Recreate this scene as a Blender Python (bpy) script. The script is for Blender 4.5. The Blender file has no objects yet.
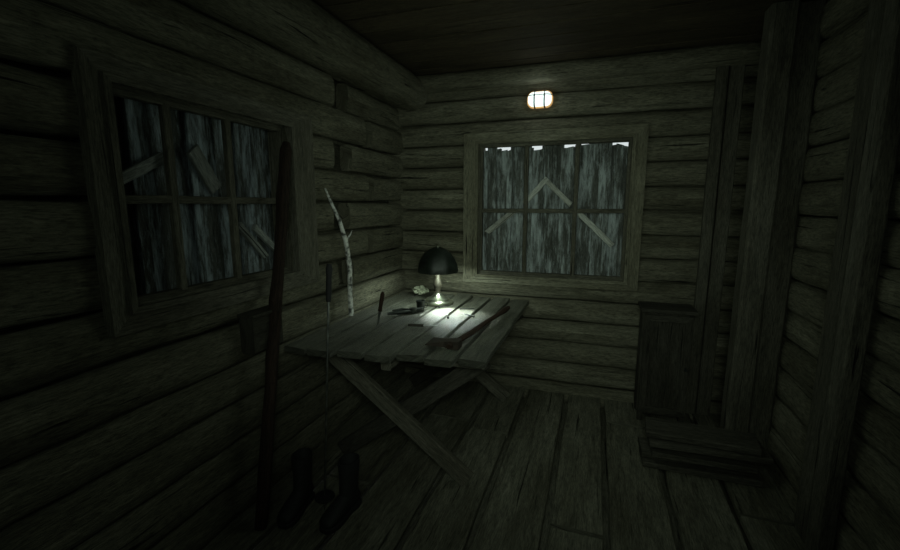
import bpy, bmesh, math, random
from mathutils import Vector, Matrix
random.seed(7)
R = random.random
def ru(a,b): return random.uniform(a,b)
scene = bpy.context.scene
try:
    scene.view_settings.view_transform = 'Standard'
except Exception: pass
V = Vector

# ------------------------------------------------------------ materials
def new_mat(name):
    m = bpy.data.materials.new(name); m.use_nodes = True
    nt = m.node_tree
    return m, nt, nt.nodes['Principled BSDF']

def wood(name, dark, light, pale=None, pale_lo=.55, rough=.85, bump=.5, spec=.2, gs=1.0):
    m, nt, b = new_mat(name)
    N = nt.nodes; L = nt.links
    tc = N.new('ShaderNodeTexCoord')
    def noise(sx, sy, detail=6, rough_=.6, dist=0):
        mp = N.new('ShaderNodeMapping'); mp.inputs['Scale'].default_value = (sx*gs, sy*gs, 1)
        L.new(tc.outputs['UV'], mp.inputs['Vector'])
        n = N.new('ShaderNodeTexNoise'); n.inputs['Scale'].default_value = 1
        n.inputs['Detail'].default_value = detail; n.inputs['Roughness'].default_value = rough_
        n.inputs['Distortion'].default_value = dist
        L.new(mp.outputs[0], n.inputs['Vector']); return n.outputs['Fac']
    big = noise(1.0, 4, 3); mid = noise(5, 36, 9, .76, .5); fine = noise(22, 170, 5, .75)
    def ramp(src, p0, c0, p1, c1):
        r = N.new('ShaderNodeValToRGB'); e = r.color_ramp.elements
        e[0].position = p0; e[0].color = (*c0,1); e[1].position = p1; e[1].color = (*c1,1)
        L.new(src, r.inputs[0]); return r.outputs[0]
    col = ramp(mid, .32, dark, .70, light)
    def mul(c, f, fac=1.0):
        x = N.new('ShaderNodeMixRGB'); x.blend_type='MULTIPLY'; x.inputs[0].default_value = fac
        L.new(c, x.inputs[1]); L.new(f, x.inputs[2]); return x.outputs[0]
    col = mul(col, ramp(big, .3, (.58,.56,.52), .7, (1.25,1.25,1.25)))
    col = mul(col, ramp(fine, .36, (.35,.35,.35), .58, (1.15,1.15,1.15)), .85)
    crack = noise(1.6, 55, 4, .55, .8)
    col = mul(col, ramp(crack, .31, (.07,.07,.07), .37, (1,1,1)))
    if pale:
        pn = noise(5, 30, 10, .80, .3); pn2 = noise(1.5, 7, 5)
        mx = N.new('ShaderNodeMath'); mx.operation='MULTIPLY_ADD'
        L.new(pn2, mx.inputs[0]); mx.inputs[1].default_value = .7
        L.new(pn, mx.inputs[2])
        f = ramp(mx.outputs[0], pale_lo+.22, (0,0,0), pale_lo+.50, (1,1,1))
        x = N.new('ShaderNodeMixRGB'); L.new(f, x.inputs[0]); L.new(col, x.inputs[1])
        x.inputs[2].default_value = (*pale,1); col = x.outputs[0]
    L.new(col, b.inputs['Base Color'])
    b.inputs['Roughness'].default_value = rough
    b.inputs['Specular IOR Level'].default_value = spec
    ad = N.new('ShaderNodeMath'); ad.operation='MULTIPLY_ADD'
    L.new(fine, ad.inputs[0]); ad.inputs[1].default_value=.5; L.new(mid, ad.inputs[2])
    bp = N.new('ShaderNodeBump'); bp.inputs['Strength'].default_value = bump; bp.inputs['Distance'].default_value=.015
    L.new(ad.outputs[0], bp.inputs['Height']); L.new(bp.outputs[0], b.inputs['Normal'])
    return m

def plain(name, col, rough=.6, metal=0, nscale=20, var=.5, bump=.2, lo=.3, hi=.7):
    m, nt, b = new_mat(name); N=nt.nodes; L=nt.links
    tc=N.new('ShaderNodeTexCoord'); n=N.new('ShaderNodeTexNoise'); n.inputs['Scale'].default_value=nscale; n.inputs['Detail'].default_value=6
    L.new(tc.outputs['Object'], n.inputs['Vector'])
    r=N.new('ShaderNodeValToRGB'); e=r.color_ramp.elements
    e[0].position=lo; e[0].color=(*[c*(1-var) for c in col],1); e[1].position=hi; e[1].color=(*[min(1,c*(1+var*.5)) for c in col],1)
    L.new(n.outputs['Fac'], r.inputs[0]); L.new(r.outputs[0], b.inputs['Base Color'])
    b.inputs['Roughness'].default_value=rough; b.inputs['Metallic'].default_value=metal
    bp=N.new('ShaderNodeBump'); bp.inputs['Strength'].default_value=bump; bp.inputs['Distance'].default_value=.005
    L.new(n.outputs['Fac'], bp.inputs['Height']); L.new(bp.outputs[0], b.inputs['Normal'])
    return m
def emis(name, col, s):
    m, nt, b = new_mat(name)
    b.inputs['Base Color'].default_value=(*col,1); b.inputs['Emission Color'].default_value=(*col,1); b.inputs['Emission Strength'].default_value=s
    return m

M_log   = wood('log_wood', (.10,.098,.070), (.27,.26,.188), bump=1.3)
M_trim  = wood('trim_wood', (.115,.112,.080), (.265,.255,.185), bump=.7)
M_sash  = wood('sash_wood', (.06,.058,.044), (.15,.145,.11), bump=.5)
M_post  = wood('dark_post_wood', (.05,.049,.038), (.13,.125,.095), bump=.6)
M_floor = wood('floor_wood', (.07,.07,.053), (.25,.245,.185), bump=.9, rough=.65)
M_ceil  = wood('ceiling_wood', (.032,.026,.015), (.075,.060,.036), bump=.5)
M_board = wood('weathered_board_wood', (.06,.065,.058), (.17,.18,.165), pale=(.44,.49,.50), pale_lo=.585, bump=.8)
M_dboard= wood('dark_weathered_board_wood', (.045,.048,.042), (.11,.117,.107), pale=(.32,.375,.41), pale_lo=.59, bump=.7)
M_brace = wood('brace_wood', (.28,.29,.26), (.55,.57,.52), bump=.5)
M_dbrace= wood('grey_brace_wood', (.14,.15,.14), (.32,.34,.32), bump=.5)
M_table = wood('table_wood', (.03,.031,.024), (.20,.205,.16), bump=1.4, rough=.38, spec=.55)
M_leg   = wood('leg_wood', (.07,.068,.052), (.175,.168,.13), bump=.5)
M_dark  = wood('dark_wood', (.026,.025,.019), (.07,.067,.052), bump=.5)
M_slat  = wood('dark_slat_wood', (.035,.034,.026), (.12,.115,.09), bump=.9)
M_red   = wood('red_brown_wood', (.018,.013,.009), (.058,.036,.027), bump=1.2)
M_brown = wood('brown_wood', (.018,.011,.007), (.060,.033,.022), bump=.8)
M_birch = plain('birch_bark', (.42,.42,.39), .85, 0, 30, .85, .6, .38, .56)
M_metal = plain('dark_iron', (.05,.055,.05), .4, .8)
M_rust  = plain('rusty_iron', (.035,.025,.017), .75, .4, 40)
M_steel = plain('worn_steel', (.45,.47,.45), .3, 1.0)
M_brass = plain('aged_brass', (.66,.68,.54), .3, 1.0)
M_stem  = plain('dull_brass', (.030,.026,.016), .65, .4)
M_warm  = emis('warm_halo_glow', (.75,.42,.16), .35)  # glow put on the wall lamp base to imitate the orange halo
M_shade = plain('dark_lamp_shade', (.013,.018,.013), .5, .2, 14, .75)
M_leather=plain('black_leather', (.007,.008,.007), .75)
M_rubber= plain('black_rubber', (.006,.006,.006), .8)
M_paper = plain('crumpled_paper', (.36,.38,.27), .9, 0, 30)
M_bulb  = emis('bulb_glow', (.88,1,.86), 7)
M_glow  = emis('lamp_glass_glow', (.80,.95,.92), 1.3)

# ------------------------------------------------------------ geometry helpers
def basis(d, up=None):
    d = d.normalized()
    up = up or (V((0,0,1)) if abs(d.z)<.9 else V((0,1,0)))
    s = d.cross(up).normalized(); u = s.cross(d).normalized()
    return d, s, u
def new_bm():
    bm = bmesh.new(); bm.loops.layers.uv.new('UVMap'); return bm
def rings(bm, rs, us, vper, cap=True, closed=True, ou=None, ov=None):
    uvl = bm.loops.layers.uv.active
    ou = ru(0,50) if ou is None else ou; ov = ru(0,50) if ov is None else ov
    vs = [[bm.verts.new(p) for p in r] for r in rs]
    n = len(rs[0])
    for i in range(len(rs)-1):
        for j in range(n if closed else n-1):
            k=(j+1)%n
            f = bm.faces.new((vs[i][j],vs[i][k],vs[i+1][k],vs[i+1][j]))
            uv=[(us[i],vper[j]),(us[i],vper[j+1]),(us[i+1],vper[j+1]),(us[i+1],vper[j])]
            for l,c in zip(f.loops,uv): l[uvl].uv=(c[0]+ou,c[1]+ov)
    if cap and closed:
        for r in (vs[0],vs[-1]):
            f=bm.faces.new(r)
            for q,l in enumerate(f.loops):
                l[uvl].uv=(ou+.02*(q%2),ov+.03*q)
def plank(bm, p0, p1, w, t, up=None, step=.2, jit=.0015, endj=0, taper=1.0, wj=0):
    p0=V(p0); p1=V(p1); D=p1-p0; Ln=D.length; d,s,u=basis(D, V(up) if up else None)
    n=max(1,int(Ln/step)); rs=[]; us=[]
    ch=min(w,t)*.12
    prof=[(-w/2+ch,-t/2),(w/2-ch,-t/2),(w/2,-t/2+ch),(w/2,t/2-ch),(w/2-ch,t/2),(-w/2+ch,t/2),(-w/2,t/2-ch),(-w/2,-t/2+ch)]
    vper=[0]
    for j in range(8):
        a=prof[j];b=prof[(j+1)%8]; vper.append(vper[-1]+math.hypot(a[0]-b[0],a[1]-b[1]))
    e0=[ru(-endj,endj) for _ in range(2)]; e1=[ru(-endj,endj) for _ in range(2)]
    for i in range(n+1):
        f=i/n; k=(1+(taper-1)*f)*(1-ru(0,wj)); off=s*ru(-jit,jit)+u*ru(-jit,jit)*.6; r=[]
        for (a,b) in prof:
            q=p0+D*f+s*a*k+u*b+off
            g=(a/w+.5)
            if i==0: q+=d*(e0[0]*(1-g)+e0[1]*g)
            if i==n: q+=d*(e1[0]*(1-g)+e1[1]*g)
            r.append(q)
        rs.append(r); us.append(f*Ln)
    rings(bm, rs, us, vper)
def box(bm, lo, hi, axis=0):
    lo=V(lo);hi=V(hi);c=(lo+hi)/2;s=hi-lo
    a=V((0,0,0));a[axis]=s[axis]/2
    up=V((0,0,1)) if axis!=2 else V((0,1,0))
    d,sd,u=basis(a,up)
    w=abs(sd.dot(s)); t=abs(u.dot(s))
    plank(bm,c-a,c+a,w,t,up=up,jit=0,step=10)
def log(bm, p0, p1, rs_, ru_, up=(0,0,1), nseg=20, step=.16, jit=.004, pw=.4):
    p0=V(p0);p1=V(p1);D=p1-p0;d,s,u=basis(D,V(up)); Ln=D.length;n=max(1,int(Ln/step)); rr=[];us=[]
    for i in range(n+1):
        f=i/n; off=s*ru(-jit,jit)+u*ru(-jit,jit)*.7; r=[]
        for j in range(nseg):
            a=2*math.pi*j/nseg; c=math.cos(a); sn=math.sin(a)
            c=math.copysign(abs(c)**pw,c); sn=math.copysign(abs(sn)**.8,sn)
            k=1+ru(-.02,.02)
            r.append(p0+D*f+s*c*rs_*k+u*sn*ru_*k+off)
        rr.append(r);us.append(f*Ln)
    per=2*math.pi*(rs_+ru_)/2
    rings(bm,rr,us,[per*j/nseg for j in range(nseg+1)])
def tube(bm, pts, rad, nseg=12, jit=0):
    pts=[V(p) for p in pts]; rad=rad if isinstance(rad,(list,tuple)) else [rad]*len(pts)
    rr=[];us=[0]
    for i,p in enumerate(pts):
        D=(pts[min(i+1,len(pts)-1)]-pts[max(i-1,0)])
        d,s,u=basis(D)
        rr.append([p+(s*math.cos(2*math.pi*j/nseg)+u*math.sin(2*math.pi*j/nseg))*rad[i]*(1+ru(-jit,jit)) for j in range(nseg)])
        if i: us.append(us[-1]+(p-pts[i-1]).length)
    per=2*math.pi*max(rad)
    rings(bm,rr,us,[per*j/nseg for j in range(nseg+1)])
def lathe(bm, prof, c=(0,0,0), n=32, cap=True, wav=0):
    c=V(c); rr=[]
    for (r,z) in prof:
        rr.append([c+V((r*(1+wav*math.cos(8*2*math.pi*j/n))*math.cos(2*math.pi*j/n),r*(1+wav*math.cos(8*2*math.pi*j/n))*math.sin(2*math.pi*j/n),z)) for j in range(n)])
    rings(bm,rr,[.03*i for i in range(len(prof))],[.02*j for j in range(n+1)],cap=cap)
def finish(bm, name, mat, origin=(0,0,0), parent=None, smooth=False, weld=False):
    o=V(origin)
    bmesh.ops.recalc_face_normals(bm, faces=bm.faces)
    for v in bm.verts: v.co-=o
    me=bpy.data.meshes.new(name); bm.to_mesh(me); bm.free(); me.materials.append(mat)
    if smooth:
        for p in me.polygons: p.use_smooth=True
        try: me.set_sharp_from_angle(angle=math.radians(45))
        except Exception: pass
    ob=bpy.data.objects.new(name,me); scene.collection.objects.link(ob)
    if parent: ob.parent=parent
    else: ob.location=o
    return ob
def empty(name, loc, label=None, cat=None, kind=None):
    e=bpy.data.objects.new(name,None); e.empty_display_size=.1; e.location=loc; scene.collection.objects.link(e)
    if label: e['label']=label
    if cat: e['category']=cat
    if kind: e['kind']=kind
    return e
def tag(o,label,cat=None,kind=None,group=None):
    o['label']=label
    if cat:o['category']=cat
    if kind:o['kind']=kind
    if group:o['group']=group
    return o

# ------------------------------------------------------------ room shell
XL, XR, YB, YF, ZC = -1.69, 1.10, 3.63, -1.1, 2.66
bm=new_bm()
x=XL-.1; k=0
W=[.33,.30,.35,.31,.34,.29,.33,.32,.31,.33]
while x<XR+.1:
    w=W[k%10]; cuts={0:[1.2],1:[2.0],2:[.6,2.9],3:[2.80],4:[1.1],5:[2.0],6:[.4,3.2],7:[1.6],8:[2.4]}.get(k,[1.5])
    ys=[YF-.1]+cuts+[YB+.1]
    for a,b in zip(ys[:-1],ys[1:]):
        plank(bm,(x+w/2,a+.014,-.02+ru(-.003,.003)),(x+w/2,b-.014,-.02+ru(-.003,.003)),w-.032,.04,up=(0,0,1),jit=.003,endj=.004,wj=.03)
    x+=w;k+=1
box(bm,(XL-.15,YF-.15,-.14),(XR+.15,YB+.15,-.10),1)
tag(finish(bm,'floor',M_floor),'wide worn grey-brown wooden plank floor','floor','structure')
bm=new_bm(); y=YF-.1
while y<YB+.1:
    plank(bm,(XL-.15,y+.1,ZC+.02),(XR+.15,y+.1,ZC+.02+ru(-.004,.004)),.192,.03,up=(0,0,1),jit=.002); y+=.2
box(bm,(XL-.15,YF-.15,ZC+.037),(XR+.15,YB+.15,ZC+.1),0)
tag(finish(bm,'ceiling',M_ceil),'brown wooden board ceiling','ceiling','structure')

def log_wall(name, side, a0, a1, pitch, off, openings, label, notch=None, rzr=(.95,1.0), nb=-.08):
    bm=new_bm(); z=off-pitch if off>0 else 0.0; row=0
    while z<ZC:
        zc=z+pitch/2; segs=[(a0,a1)]
        for (o0,o1,z0,z1) in openings:
            if zc>z0 and zc<z1: segs=[(a0,o0),(o1,a1)]
        boxes=list(segs)
        if notch and zc>1.0:
            s0,s1=segs.pop()
            if row%2==1:
                c=notch+ru(-.02,.06); segs+= [(s0,c-ru(.07,.11)),(c+ru(.07,.12),s1)]
            else:
                c=notch+.42+ru(-.05,.05); segs+= [(s0,c-ru(.04,.06)),(c+ru(.04,.06),s1)]
        for s0,s1 in segs:
            rz=pitch*.5*ru(*rzr)
            dn=ru(-.012,.012)
            log(bm, side(s0,-.035+dn,zc), side(s1,-.035+dn+ru(-.008,.008),zc+ru(-.006,.006)), .052, rz, jit=.004)
        for s0,s1 in boxes:  # backing slabs behind the logs, added to block light between them
            p=side(s0,-.22,z); q=side(s1,nb,z+pitch)
            lo=V([min(p[i],q[i]) for i in range(3)]); hi=V([max(p[i],q[i]) for i in range(3)])
            box(bm,lo,hi,0 if abs(hi.x-lo.x)>abs(hi.y-lo.y) else 1)
        z+=pitch; row+=1
    return tag(finish(bm,name,M_log,smooth=True),label,'wall','structure')
back=lambda a,n,z: V((a,YB-n,z))
left=lambda a,n,z: V((XL+n,a,z))
right=lambda a,n,z: V((XR-n,a,z))
rear=lambda a,n,z: V((a,YF+n,z))
OB=(-.96,.235,1.0,2.10); OL=(1.13,2.09,1.21,2.03)
log_wall('wall_back',back,XL-.12,XR+.12,1.1/6,1.0-5*1.1/6,[OB],'weathered grey-brown horizontal log wall',rzr=(.94,.985))
log_wall('wall_left',left,YF-.12,YB+.12,.205,1.21-5*.205,[OL],'weathered grey-brown horizontal log wall with notches',notch=2.62,rzr=(.89,.95),nb=-.135)
log_wall('wall_right',right,YF-.12,YB+.12,.185,.06,[],'dark weathered horizontal log wall')
log_wall('wall_front',rear,XL-.12,XR+.12,.185,0,[],'dark weathered horizontal log wall')

def trim(n,fn,label,mat=None):
    bm=new_bm(); fn(bm); return tag(finish(bm,n,mat or M_trim,smooth=False),label,'trim','structure')
bm=new_bm(); log(bm,(-1.57,YF,2.54),(-1.57,YB-.02,2.54),.16,.13,nseg=18,pw=.8)
tag(finish(bm,'trim_1',M_log,smooth=True),'thick round log beam along the top of the wall','ceiling beam','structure')
bm=new_bm(); log(bm,(XL,YB-.06,2.60),(XR,YB-.06,2.60),.07,.07,nseg=18,pw=.8)
tag(finish(bm,'trim_2',M_log,smooth=True),'thin round log rail below the ceiling','ceiling beam','structure')
trim('trim_3',lambda b:(plank(b,(.77,YB-.06,0),(.77,YB-.06,2.6),.07,.05,up=(0,-1,0)),plank(b,(.86,YB-.055,0),(.86,YB-.055,2.6),.09,.035,up=(0,-1,0))),'vertical dark board trim on the log wall',M_post)
trim('trim_4',lambda b:(plank(b,(.90,2.98,0),(.90,2.98,ZC),.13,.14,up=(0,-1,0),jit=.003),plank(b,(1.03,3.0,0),(1.03,3.0,ZC),.12,.10,up=(0,-1,0),jit=.003)),'thick vertical squared timber corner post',M_post)
trim('trim_5',lambda b:(plank(b,(1.05,2.33,0),(1.05,2.33,ZC),.13,.05,up=(-1,0,0)),plank(b,(1.04,2.18,0),(1.04,2.18,ZC),.10,.07,up=(-1,0,0))),'dark vertical door frame boards',M_post)

# ------------------------------------------------------------ windows
def mitre(bm, S, u0,u1,z0,z1, w, n0, n1):
    if not isinstance(w,tuple): w=(w,w,w,w)
    O=[(u0,z0),(u1,z0),(u1,z1),(u0,z1)]; I=[(u0+w[0],z0+w[2]),(u1-w[1],z0+w[2]),(u1-w[1],z1-w[3]),(u0+w[0],z1-w[3])]
    uvl=bm.loops.layers.uv.active
    for i in range(4):
        j=(i+1)%4; q=[O[i],O[j],I[j],I[i]]
        vb=[bm.verts.new(S(a,n0,z)) for a,z in q]; vt=[bm.verts.new(S(a,n1,z)) for a,z in q]
        ou,ov=ru(0,40),ru(0,40)
        fs=[vt,vb[::-1]]+[[vb[k],vb[(k+1)%4],vt[(k+1)%4],vt[k]] for k in range(4)]
        for f in fs:
            F=bm.faces.new(f)
            for l in F.loops:
                c=l.vert.co; h=c.x+c.y
                l[uvl].uv=((h if i%2==0 else c.z)+ou,(c.z if i%2==0 else h)+ov)
def window(idx, S, o, cw, fr, bounds, diags, base, label, bmat, rag, brmat, cmat):
    u0,u1,z0,z1=o
    e=empty('window_%d'%idx, base, label,'window','structure')
    bm=new_bm(); g=.004
    mitre(bm,S,u0-cw[0],u1+cw[1],z0-cw[2],z1+cw[3],tuple(c-g for c in cw),.0,.045); mitre(bm,S,u0-.02,u1+.02,z0-.02,z1+.02,.024,.035,.058)
    finish(bm,'casing',cmat,base,e)
    bm=new_bm(); mitre(bm,S,u0-.02,u1+.02,z0-.02,z1+.02,.028,-.14,.0)
    finish(bm,'jamb',M_sash,base,e)
    bm=new_bm(); mitre(bm,S,u0+.006,u1-.006,z0+.006,z1-.006,.022,-.045,-.01)
    for f in fr:
        a=u0+(u1-u0)*f; plank(bm,S(a,-.024,z0+.02),S(a,-.024,z1-.02),.034,.03,up=S(0,1,0)-S(0,0,0))
    zm=(z0+z1)/2
    plank(bm,S(u0+.02,-.024,zm),S(u1-.02,-.024,zm),.034,.026,up=S(0,1,0)-S(0,0,0))
    finish(bm,'sash',M_sash,base,e)
    nv=S(0,1,0)-S(0,0,0)
    for i,(a,b,zt,zb) in enumerate(bounds):
        # overlapping boards: every second one stands forward so the joints fall into shadow
        bm=new_bm(); dn=-.116+(.027 if i%2 else 0)+ru(-.001,.001); f1=ru(.2,.35); f2=ru(.62,.8); ww=b-a
        cuts=[a,a+ww*f1,a+ww*f2,b]
        for q in range(3):
            c0,c1=cuts[q]-.001,cuts[q+1]+.001; dz=ru(-rag,rag*.3) if rag else 0
            dd=dn+ru(-.0004,.0004)
            plank(bm,S((c0+c1)/2,dd,zb),S((c0+c1)/2,dd,zt+dz),c1-c0,.018,up=nv,endj=rag*.7,step=.18,jit=.0002)
        finish(bm,'board',bmat,base,e)
    for (a,b,c,d,w) in diags:
        bm=new_bm(); plank(bm,S(a,-.064,b),S(c,-.064,d),w,.024,up=nv,endj=.01)
        finish(bm,'brace',brmat,base,e)
    return e
def boards(u0,u1,z0,z1,n,gaps,back_lap,front_lap):
    out=[];w=(u1-u0-.012)/n
    for i in range(n):
        a=u0+.006+w*i; l=front_lap if i%2 else back_lap
        out.append((a-(l if i else 0),a+w+(l if i<n-1 else 0),z1-gaps[i%len(gaps)],z0+.004))
    return out
window(1,back,OB,(.125,.10,.07,.085),(1/3,2/3),boards(OB[0],OB[1],1.0,2.10,9,[.018,.034,-.01,.034,-.03,.030,.02,-.02,.040],.022,-.004),
  [(-.58,1.61,-.40,1.81,.042),(-.42,1.81,-.20,1.60,.042),(-.90,1.36,-.66,1.55,.045),(-.15,1.55,.14,1.27,.045)],
  (-.355,YB,.90),'square wooden window with six openings boarded up with pale weathered planks',M_board,.018,M_brace,M_trim)
window(2,left,OL,(.085,.20,.09,.085),(.27,.60),boards(OL[0],OL[1],OL[2],OL[3],7,[.004]*6,.045,.002),
  [(1.21,1.70,1.40,1.80,.045),(1.54,1.85,1.65,1.67,.07),(1.77,1.50,1.95,1.31,.036),(1.88,1.48,2.04,1.34,.036)],
  (XL,1.70,1.10),'wooden window with six openings boarded up with dark weathered planks',M_dboard,0,M_dbrace,M_leg)

# ------------------------------------------------------------ table
TZ=.84; tb=V((-1.02,2.65,0))
T=empty('table',tb,'rough plank table with crossed legs standing in the log corner','table')
bm=new_bm()
n=7; x0,x1=-1.60,-.47; w=(x1-x0)/n
fr=[1.86,1.85,1.88,1.88,1.94,1.92,1.97]; bk=[3.42,3.5,3.44,3.5,3.42,3.48,3.41]
for i in range(n):
    cx=x0+w*(i+.5)
    plank(bm,(cx,fr[i],TZ-.022+ru(-.004,.001)),(cx+ru(-.004,.004),bk[i],TZ-.022+ru(-.004,.001)),w-.018,.036,up=(0,0,1),endj=.016,jit=.003,wj=.05,step=.12)
    if i: plank(bm,(x0+w*i,fr[i]+.06,TZ-.046),(x0+w*i,3.38,TZ-.046),.05,.008,up=(0,0,1),jit=0)  # added battens under the gaps, keeping lamp light off the floor
finish(bm,'table_top',M_table,tb,T)
bm=new_bm()
for y in (2.12,3.25): plank(bm,(-1.55,y,TZ-.075),(-.52,y,TZ-.075),.07,.05,up=(0,0,1))
plank(bm,(-1.03,1.98,TZ-.087),(-1.03,3.38,TZ-.087),.06,.07,up=(0,0,1))
finish(bm,'crossbar',M_leg,tb,T)
for y in (2.17,3.30):
    for (xa,xb,dy) in ((-1.56,-.62,0.0),(-.54,-1.48,.05)):
        bm=new_bm(); zt=TZ-.09
        plank(bm,(xa,y+dy,zt),(xb,y+dy,.035),.10,.045,up=(0,1,0)); finish(bm,'leg',M_leg if dy==0 else M_dark,tb,T)

# ------------------------------------------------------------ table lamp
lp=V((-1.14,3.09,TZ+.001))
Lp=empty('table_lamp',lp,'small brass table lamp with a dark green domed shade, switched on','lamp')
bm=new_bm(); lathe(bm,[(.001,0),(.118,0),(.122,.008),(.120,.016),(.100,.020),(.092,.026),(.090,.036),(.07,.042),(.055,.05),(.036,.062),(.028,.08)],lp); finish(bm,'base',M_brass,lp,Lp,True)
bm=new_bm(); lathe(bm,[(.028,.078),(.022,.10),(.032,.13),(.036,.15),(.026,.18),(.019,.21),(.018,.30),(.024,.31),(.022,.33)],lp,20); finish(bm,'stem',M_stem,lp,Lp,True)
bm=new_bm()
outer=[(.155,.245),(.159,.26),(.152,.30),(.136,.345),(.105,.39),(.065,.42),(.025,.437),(.012,.438)]
inner=[(.010,.430),(.024,.428),(.062,.412),(.101,.383),(.131,.34),(.147,.298),(.154,.26),(.153,.246)]
lathe(bm,outer+inner,lp,48,cap=False,wav=.025); finish(bm,'lamp_shade',M_shade,lp,Lp,True)
bm=new_bm(); lathe(bm,[(.001,.436),(.012,.436),(.014,.448),(.006,.455),(.001,.46)],lp,16); finish(bm,'finial',M_brass,lp,Lp,True)
bm=new_bm(); lathe(bm,[(.012,.328),(.022,.338),(.028,.355),(.024,.375),(.012,.388),(.001,.39)],lp,16); finish(bm,'bulb',M_bulb,lp,Lp,True)

# ------------------------------------------------------------ wall bulkhead lamp
wl=V((-.462,YB-.03,2.41))
WL=empty('wall_lamp',wl,'small caged bulkhead lamp glowing white on the log wall','lamp')
def stadium(bm,c,w,h,y0,y1,n=10,s1=1.0):
    r=h/2*.8; pts=[]
    for sx,sy,a0 in ((1,-1,-90),(1,1,0),(-1,1,90),(-1,-1,180)):
        for i in range(n+1):
            a=math.radians(a0+90*i/n); pts.append((sx*(w/2-r)+r*math.cos(a),sy*(h/2-r)+r*math.sin(a)))
    rr=[]
    for y,s in ((y0,1),(y1*.6+y0*.4,1),(y1,s1)):
        rr.append([V((c.x+p[0]*s,c.y+y,c.z+p[1]*s)) for p in pts])
    rings(bm,rr,[0,.03,.06],[.01*j for j in range(len(pts)+1)])
bm=new_bm(); stadium(bm,wl,.198,.125,.0,-.025); finish(bm,'base',M_warm,wl,WL)
bm=new_bm(); stadium(bm,wl,.178,.105,-.025,-.065,s1=.8); finish(bm,'glass',M_glow,wl,WL,True)
bm=new_bm()
for dx in (-.038,.038):
    tube(bm,[wl+V((dx,-.01,.062)),wl+V((dx,-.055,.056)),wl+V((dx,-.075,.03)),wl+V((dx,-.075,-.03)),wl+V((dx,-.055,-.056)),wl+V((dx,-.01,-.062))],.0055,8)
tube(bm,[wl+V((-.10,-.01,.025)),wl+V((-.093,-.055,.025)),wl+V((-.06,-.078,.025)),wl+V((.06,-.078,.025)),wl+V((.093,-.055,.025)),wl+V((.10,-.01,.025))],.003,8)
finish(bm,'cage',M_stem,wl,WL,True)

# ------------------------------------------------------------ things on the table
z=TZ
kb=V((-1.29,2.38,z-.004)); K=empty('knife',kb,'knife with dark wooden handle stuck upright in the table','knife')
kd=V((.18,.035,1)).normalized()
bm=new_bm(); plank(bm,kb,kb+kd*.10,.006,.003,up=(0,1,0),jit=0,taper=3.5,step=.03); finish(bm,'blade',M_steel,kb,K)
bm=new_bm(); tube(bm,[kb+kd*.095,kb+kd*.10,kb+kd*.13,kb+kd*.17,kb+kd*.21,kb+kd*.225],[.010,.014,.012,.014,.013,.006],10); finish(bm,'handle',M_brown,kb,K,True)
pb=V((-1.40,3.36,z+.03)); bm=bmesh.new(); bm.loops.layers.uv.new('UVMap')
bmesh.ops.create_icosphere(bm,subdivisions=3,radius=.05)
for v in bm.verts:
    k=1+ru(-.28,.22); v.co=V((v.co.x*k*1.35,v.co.y*k,max(v.co.z*k*.8,-.028)))+pb
tag(finish(bm,'crumpled_paper',M_paper,V((pb.x,pb.y,z))),'pale crumpled ball of paper on the table','paper')
cb=V((-1.195,2.87,z)); bm=new_bm()
lathe(bm,[(.001,0),(.026,0),(.030,.01),(.032,.05),(.034,.062),(.031,.062),(.029,.05),(.027,.012),(.001,.008)],cb,24)
C=empty('metal_cup',cb,'small dull metal cup on the table','cup'); finish(bm,'body',M_metal,cb,C,True)
bm=new_bm(); tube(bm,[cb+V((.031,0,.05)),cb+V((.05,0,.048)),cb+V((.056,0,.03)),cb+V((.048,0,.014)),cb+V((.03,0,.012))],.003,8); finish(bm,'handle',M_metal,cb,C,True)
pl=V((-1.20,2.74,z+.016)); P=empty('pliers',V((pl.x,pl.y,z)),'dark iron pliers lying open on the table','pliers')
o=V((pl.x,pl.y,z))
bm=new_bm(); plank(bm,pl,pl+V((.055,.06,0)),.04,.028,taper=.5,step=.02,jit=0); lathe(bm,[(.001,-.014),(.026,-.014),(.026,.018),(.001,.018)],pl,16); finish(bm,'jaw',M_metal,o,P)
for s in (-1,1):
    bm=new_bm(); tube(bm,[pl,pl+V((-.03,-.03+s*.02,0)),pl+V((-.08,-.05+s*.045,0)),pl+V((-.13,-.10+s*.04,0))],[.011,.014,.014,.010],8); finish(bm,'handle',M_metal,o,P,True)
fb=V((-1.0,2.43,z+.009)); F=empty('folding_knife',V((fb.x,fb.y,z)),'small folding knife lying open on the table','knife')
o=V((fb.x,fb.y,z))
bm=new_bm(); plank(bm,fb,fb+V((.09,.03,0)),.018,.003,taper=.25,step=.03,jit=0); finish(bm,'blade',M_steel,o,F)
bm=new_bm(); plank(bm,fb+V((.005,.002,0)),fb+V((-.09,-.02,0)),.022,.014,taper=.9,step=.03,jit=0); finish(bm,'handle',M_dark,o,F)
for i,(x,y,a) in enumerate([(-.86,2.95,.4),(-.93,2.72,1.9),(-.80,2.78,2.6),(-1.05,2.98,1.1)]):
    nb=V((x,y,z+.006)); d=V((math.cos(a),math.sin(a),0))
    bm=new_bm(); tube(bm,[nb-d*.05,nb+d*.045,nb+d*.055],[.004,.004,.0005],8); tube(bm,[nb-d*.053,nb-d*.05],.008,10)
    tag(finish(bm,'nail',M_metal,V((x,y,z))),'large iron nail lying on the table','nail',group='iron nails on the table')
zz=z+.026
ab=V((-.64,2.65,z)); A=empty('axe',ab,'old rusty axe with dull brown wooden handle on the table','axe'); o=ab
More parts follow.
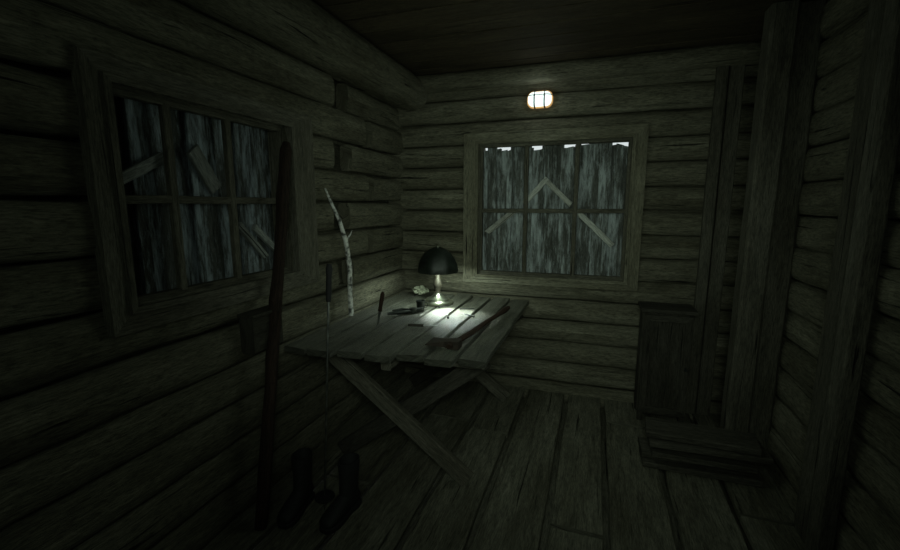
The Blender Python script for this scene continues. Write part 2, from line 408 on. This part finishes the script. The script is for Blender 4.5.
bm=new_bm(); tube(bm,[V((-.565,3.0,zz)),V((-.575,2.94,zz)),V((-.59,2.80,zz)),V((-.625,2.57,zz)),V((-.65,2.32,zz)),V((-.69,2.10,zz)),V((-.695,2.04,zz))],[.015,.020,.015,.014,.017,.016,.014],12,.09); finish(bm,'handle',M_brown,o,A,True)
bm=new_bm(); hd=[]
for xx,hw,th in ((-.65,.032,.022),(-.69,.034,.022),(-.73,.032,.016),(-.77,.042,.011),(-.805,.058,.006),(-.825,.066,.002)):
    c=V((xx,2.10,zz)); hd.append([c+V((0,-hw,-th)),c+V((0,hw,-th)),c+V((0,hw,th)),c+V((0,-hw,th))])
rings(bm,hd,[0,.03,.06,.09,.12,.14],[0,.06,.1,.16,.2]); finish(bm,'axe_head',M_rust,o,A)

# birch branch
bm=new_bm(); pts=[(-1.575,2.53,z),(-1.58,2.535,1.0),(-1.585,2.55,1.18),(-1.59,2.52,1.36),(-1.60,2.47,1.5),(-1.61,2.41,1.6),(-1.615,2.35,1.70)]
tube(bm,pts,[.017,.016,.017,.015,.013,.010,.006],10,.08)
tube(bm,[(-1.59,2.52,1.36),(-1.57,2.55,1.40),(-1.56,2.56,1.43)],[.008,.006,.004],8)
tag(finish(bm,'birch_branch',M_birch,V(pts[0]),smooth=True),'curved white birch branch leaning on the log wall','branch')

bm=new_bm(); a=V((-1.51,1.52,0)); b=V((-1.602,1.995,1.93))
tube(bm,[a.lerp(b,i/14)+V((ru(-.004,.004),ru(-.004,.004),0)) for i in range(14)]+[a.lerp(b,.98),b],[.030+ru(-.002,.003) for i in range(14)]+[.030,.018],14,.07)
tag(finish(bm,'wooden_pole',M_red,V((-1.51,1.52,0)),smooth=True),'long dark reddish-brown wooden pole leaning beside the table','pole')
a=V((-1.285,1.73,0)); b=V((-1.285,1.875,1.30)); S=empty('ski_pole',a,'thin metal ski pole with black grip leaning on the table','ski pole')
bm=new_bm(); tube(bm,[a,a.lerp(b,.04),a.lerp(b,.86)],[.002,.005,.006],10); finish(bm,'shaft',M_steel,a,S,True)
bm=new_bm(); tube(bm,[a.lerp(b,.85),a.lerp(b,.88),a.lerp(b,.95),a.lerp(b,.98),b],[.012,.015,.014,.018,.012],12); finish(bm,'grip',M_rubber,a,S,True)
bm=new_bm(); lathe(bm,[(.008,.075),(.05,.07),(.052,.075),(.05,.08),(.008,.085)],a+V((0,.008,0)),20); finish(bm,'basket',M_rubber,a,S,True)
def boot(c,label,rot):
    c=V(c); e=empty('boot',c,label,'boot'); e['group']='black boots on the floor'
    RM=Matrix.Rotation(rot,3,'Z')
    def ring(y,zc,rx,rz,n=16,tilt=0):
        out=[]
        for j in range(n):
            a=2*math.pi*j/n; p=V((rx*math.cos(a),y+tilt*rz*math.sin(a),zc+rz*math.sin(a))); p.z=max(p.z,.018); out.append(c+RM@p)
        return out
    bm=new_bm()
    rings(bm,[ring(-.15,.035,.02,.015),ring(-.14,.04,.038,.024),ring(-.11,.046,.046,.03),ring(-.06,.055,.047,.04),ring(-.02,.065,.042,.05),ring(.04,.075,.038,.06),ring(.085,.07,.037,.055),ring(.105,.055,.026,.035)],[0,.02,.05,.1,.14,.2,.25,.27],[.02*j for j in range(17)])
    def hr(zz,cy,rx,ry,n=16): return [c+RM@V((rx*math.cos(2*math.pi*j/n),cy+ry*math.sin(2*math.pi*j/n),zz)) for j in range(n)]
    rings(bm,[hr(.05,.04,.036,.06),hr(.11,.04,.040,.06),hr(.18,.048,.045,.056),hr(.25,.05,.050,.06),hr(.285,.05,.051,.062),hr(.285,.05,.045,.056),hr(.2,.05,.04,.05)],[0,.06,.12,.2,.24,.25,.3],[.02*j for j in range(17)],cap=True)
    finish(bm,'upper',M_leather,c,e,True)
    bm=new_bm()
    def sr(zz,k): 
        o=[]
        for (x_,y_) in [(-.02,-.155),(.02,-.155),(.043,-.13),(.05,-.09),(.046,-.04),(.036,.01),(.038,.07),(.03,.105),(0,.115),(-.03,.105),(-.038,.07),(-.036,.01),(-.046,-.04),(-.05,-.09),(-.043,-.13)]:
            o.append(c+RM@V((x_*k,y_*k,zz)))
        return o
    rings(bm,[sr(0,1),sr(.022,1.02),sr(.026,.96)],[0,.02,.03],[.03*j for j in range(16)]); finish(bm,'sole',M_rubber,c,e)
boot((-1.42,1.70,0),'tall black leather boot on the floor beside the table',.1)
boot((-1.17,1.74,0),'tall black leather boot on the floor beside the table',-.15)

wb=V((XL+.035,1.76,.86)); WB=empty('wall_box',wb,'small dark wooden box fixed to the log wall below the window','box')
bm=new_bm(); box(bm,wb+V((0,-.13,0)),wb+V((.085,.075,.19)),1); finish(bm,'body',M_dark,wb,WB)
bm=new_bm(); box(bm,wb+V((.0,-.14,.19)),wb+V((.10,.085,.205)),1); finish(bm,'lid',M_dark,wb,WB)

# ------------------------------------------------------------ dark cupboard
cx0,cx1,cy0,cy1=.36,.69,3.30,3.54
cb=V(((cx0+cx1)/2,(cy0+cy1)/2,0)); C=empty('cupboard',cb,'narrow dark wooden cupboard on short feet against the log wall','cupboard')
bm=new_bm(); box(bm,(cx0,cy0,.07),(cx1,cy1,.84),2); finish(bm,'body',M_dark,cb,C)
bm=new_bm(); box(bm,(cx0-.015,cy0-.02,.84),(cx1+.015,cy1,.865),0); finish(bm,'top',M_dark,cb,C)
bm=new_bm()
mitre(bm,lambda a,n,z_:V((a,cy0-n,z_)),cx0+.01,cx1-.01,.09,.825,.045,0,.02)
box(bm,(cx0+.05,cy0-.006,.13),(cx1-.05,cy0+.002,.785),2); dr=finish(bm,'door',M_dark,cb,C)
bm=new_bm(); tube(bm,[(cx1-.035,cy0-.02,.45),(cx1-.035,cy0-.032,.45),(cx1-.035,cy0-.045,.45)],[.006,.006,.012],12)
for v in bm.verts: v.co-=cb
k=finish(bm,'knob',M_metal,(0,0,0),None,True); k.parent=dr
for (a,b) in ((cx0+.025,cy0+.025),(cx1-.025,cy0+.025),(cx0+.025,cy1-.025),(cx1-.025,cy1-.025)):
    bm=new_bm(); plank(bm,(a,b,0),(a,b,.07),.035,.035,jit=0); finish(bm,'foot',M_dark,cb,C)

# ------------------------------------------------------------ stacked boards
zz=0
for i in range(6):
    t=ru(.034,.044); a=.34+ru(0,.06); b=.99+ru(-.06,.02); yy=2.78+(.03 if i%2 else -.01)+ru(-.012,.012)
    bm=new_bm(); plank(bm,(a,yy,zz+t/2),(b,yy+ru(-.025,.025),zz+t/2),.20+ru(-.02,.02),t-.004,up=(0,0,1),endj=.012,jit=.001)
    tag(finish(bm,'plank',M_slat,V(((a+b)/2,yy,zz))),'rough loose dark wooden plank in a low stack','plank',group='stacked loose planks on the floor')
    zz+=t

# ------------------------------------------------------------ lights
def light(name,typ,loc,e,col,size=.1,target=None,**kw):
    l=bpy.data.lights.new(name,typ); l.energy=e; l.color=col
    if typ=='AREA': l.size=size
    else: l.shadow_soft_size=size
    for k_,v_ in kw.items(): setattr(l,k_,v_)
    o=bpy.data.objects.new(name,l); o.location=loc; scene.collection.objects.link(o)
    if target: o.rotation_euler=(V(target)-V(loc)).to_track_quat('-Z','Y').to_euler()
    return o
light('lamp_bulb_light','POINT',lp+V((.07,-.10,.28)),10,(.82,1,.88),.03)
light('lamp_pool_spot','SPOT',lp+V((.07,-.115,.275)),185,(.86,1,.92),.025,target=(-.925,2.79,.84),spot_size=math.radians(76),spot_blend=1.0)  # added spot under the shade, casting the light pool on the table
light('wall_lamp_light','POINT',wl+V((0,-.16,0)),.35,(.85,1,.95),.05)
light('room_fill_light','POINT',(-.42,2.45,1.55),6.8,(.80,1,.81),.5)
light('ambient_area_light','AREA',(-.2,-.6,2.2),3,(.79,1,.82),1.4,target=(-.5,3.0,1.0))
light('camera_spot_fill','SPOT',(.12,-.05,1.75),58,(.82,1,.83),.25,target=(-.54,3.0,1.12),spot_size=math.radians(82),spot_blend=1.0)  # added spot beside the camera, brightens the middle and leaves the edges dark
w=bpy.data.worlds.new('World'); scene.world=w; w.use_nodes=True
bg=w.node_tree.nodes['Background']; bg.inputs[0].default_value=(.86,.95,.95,1); bg.inputs[1].default_value=.8

# ------------------------------------------------------------ camera
cam=bpy.data.cameras.new('Camera'); cam.lens=17.2; cam.sensor_width=36; cam.clip_start=.02
co=bpy.data.objects.new('Camera',cam); scene.collection.objects.link(co)
co.location=(0,0,1.6); co.rotation_euler=(math.radians(90-9.3),0,math.radians(18.6)); scene.camera=co
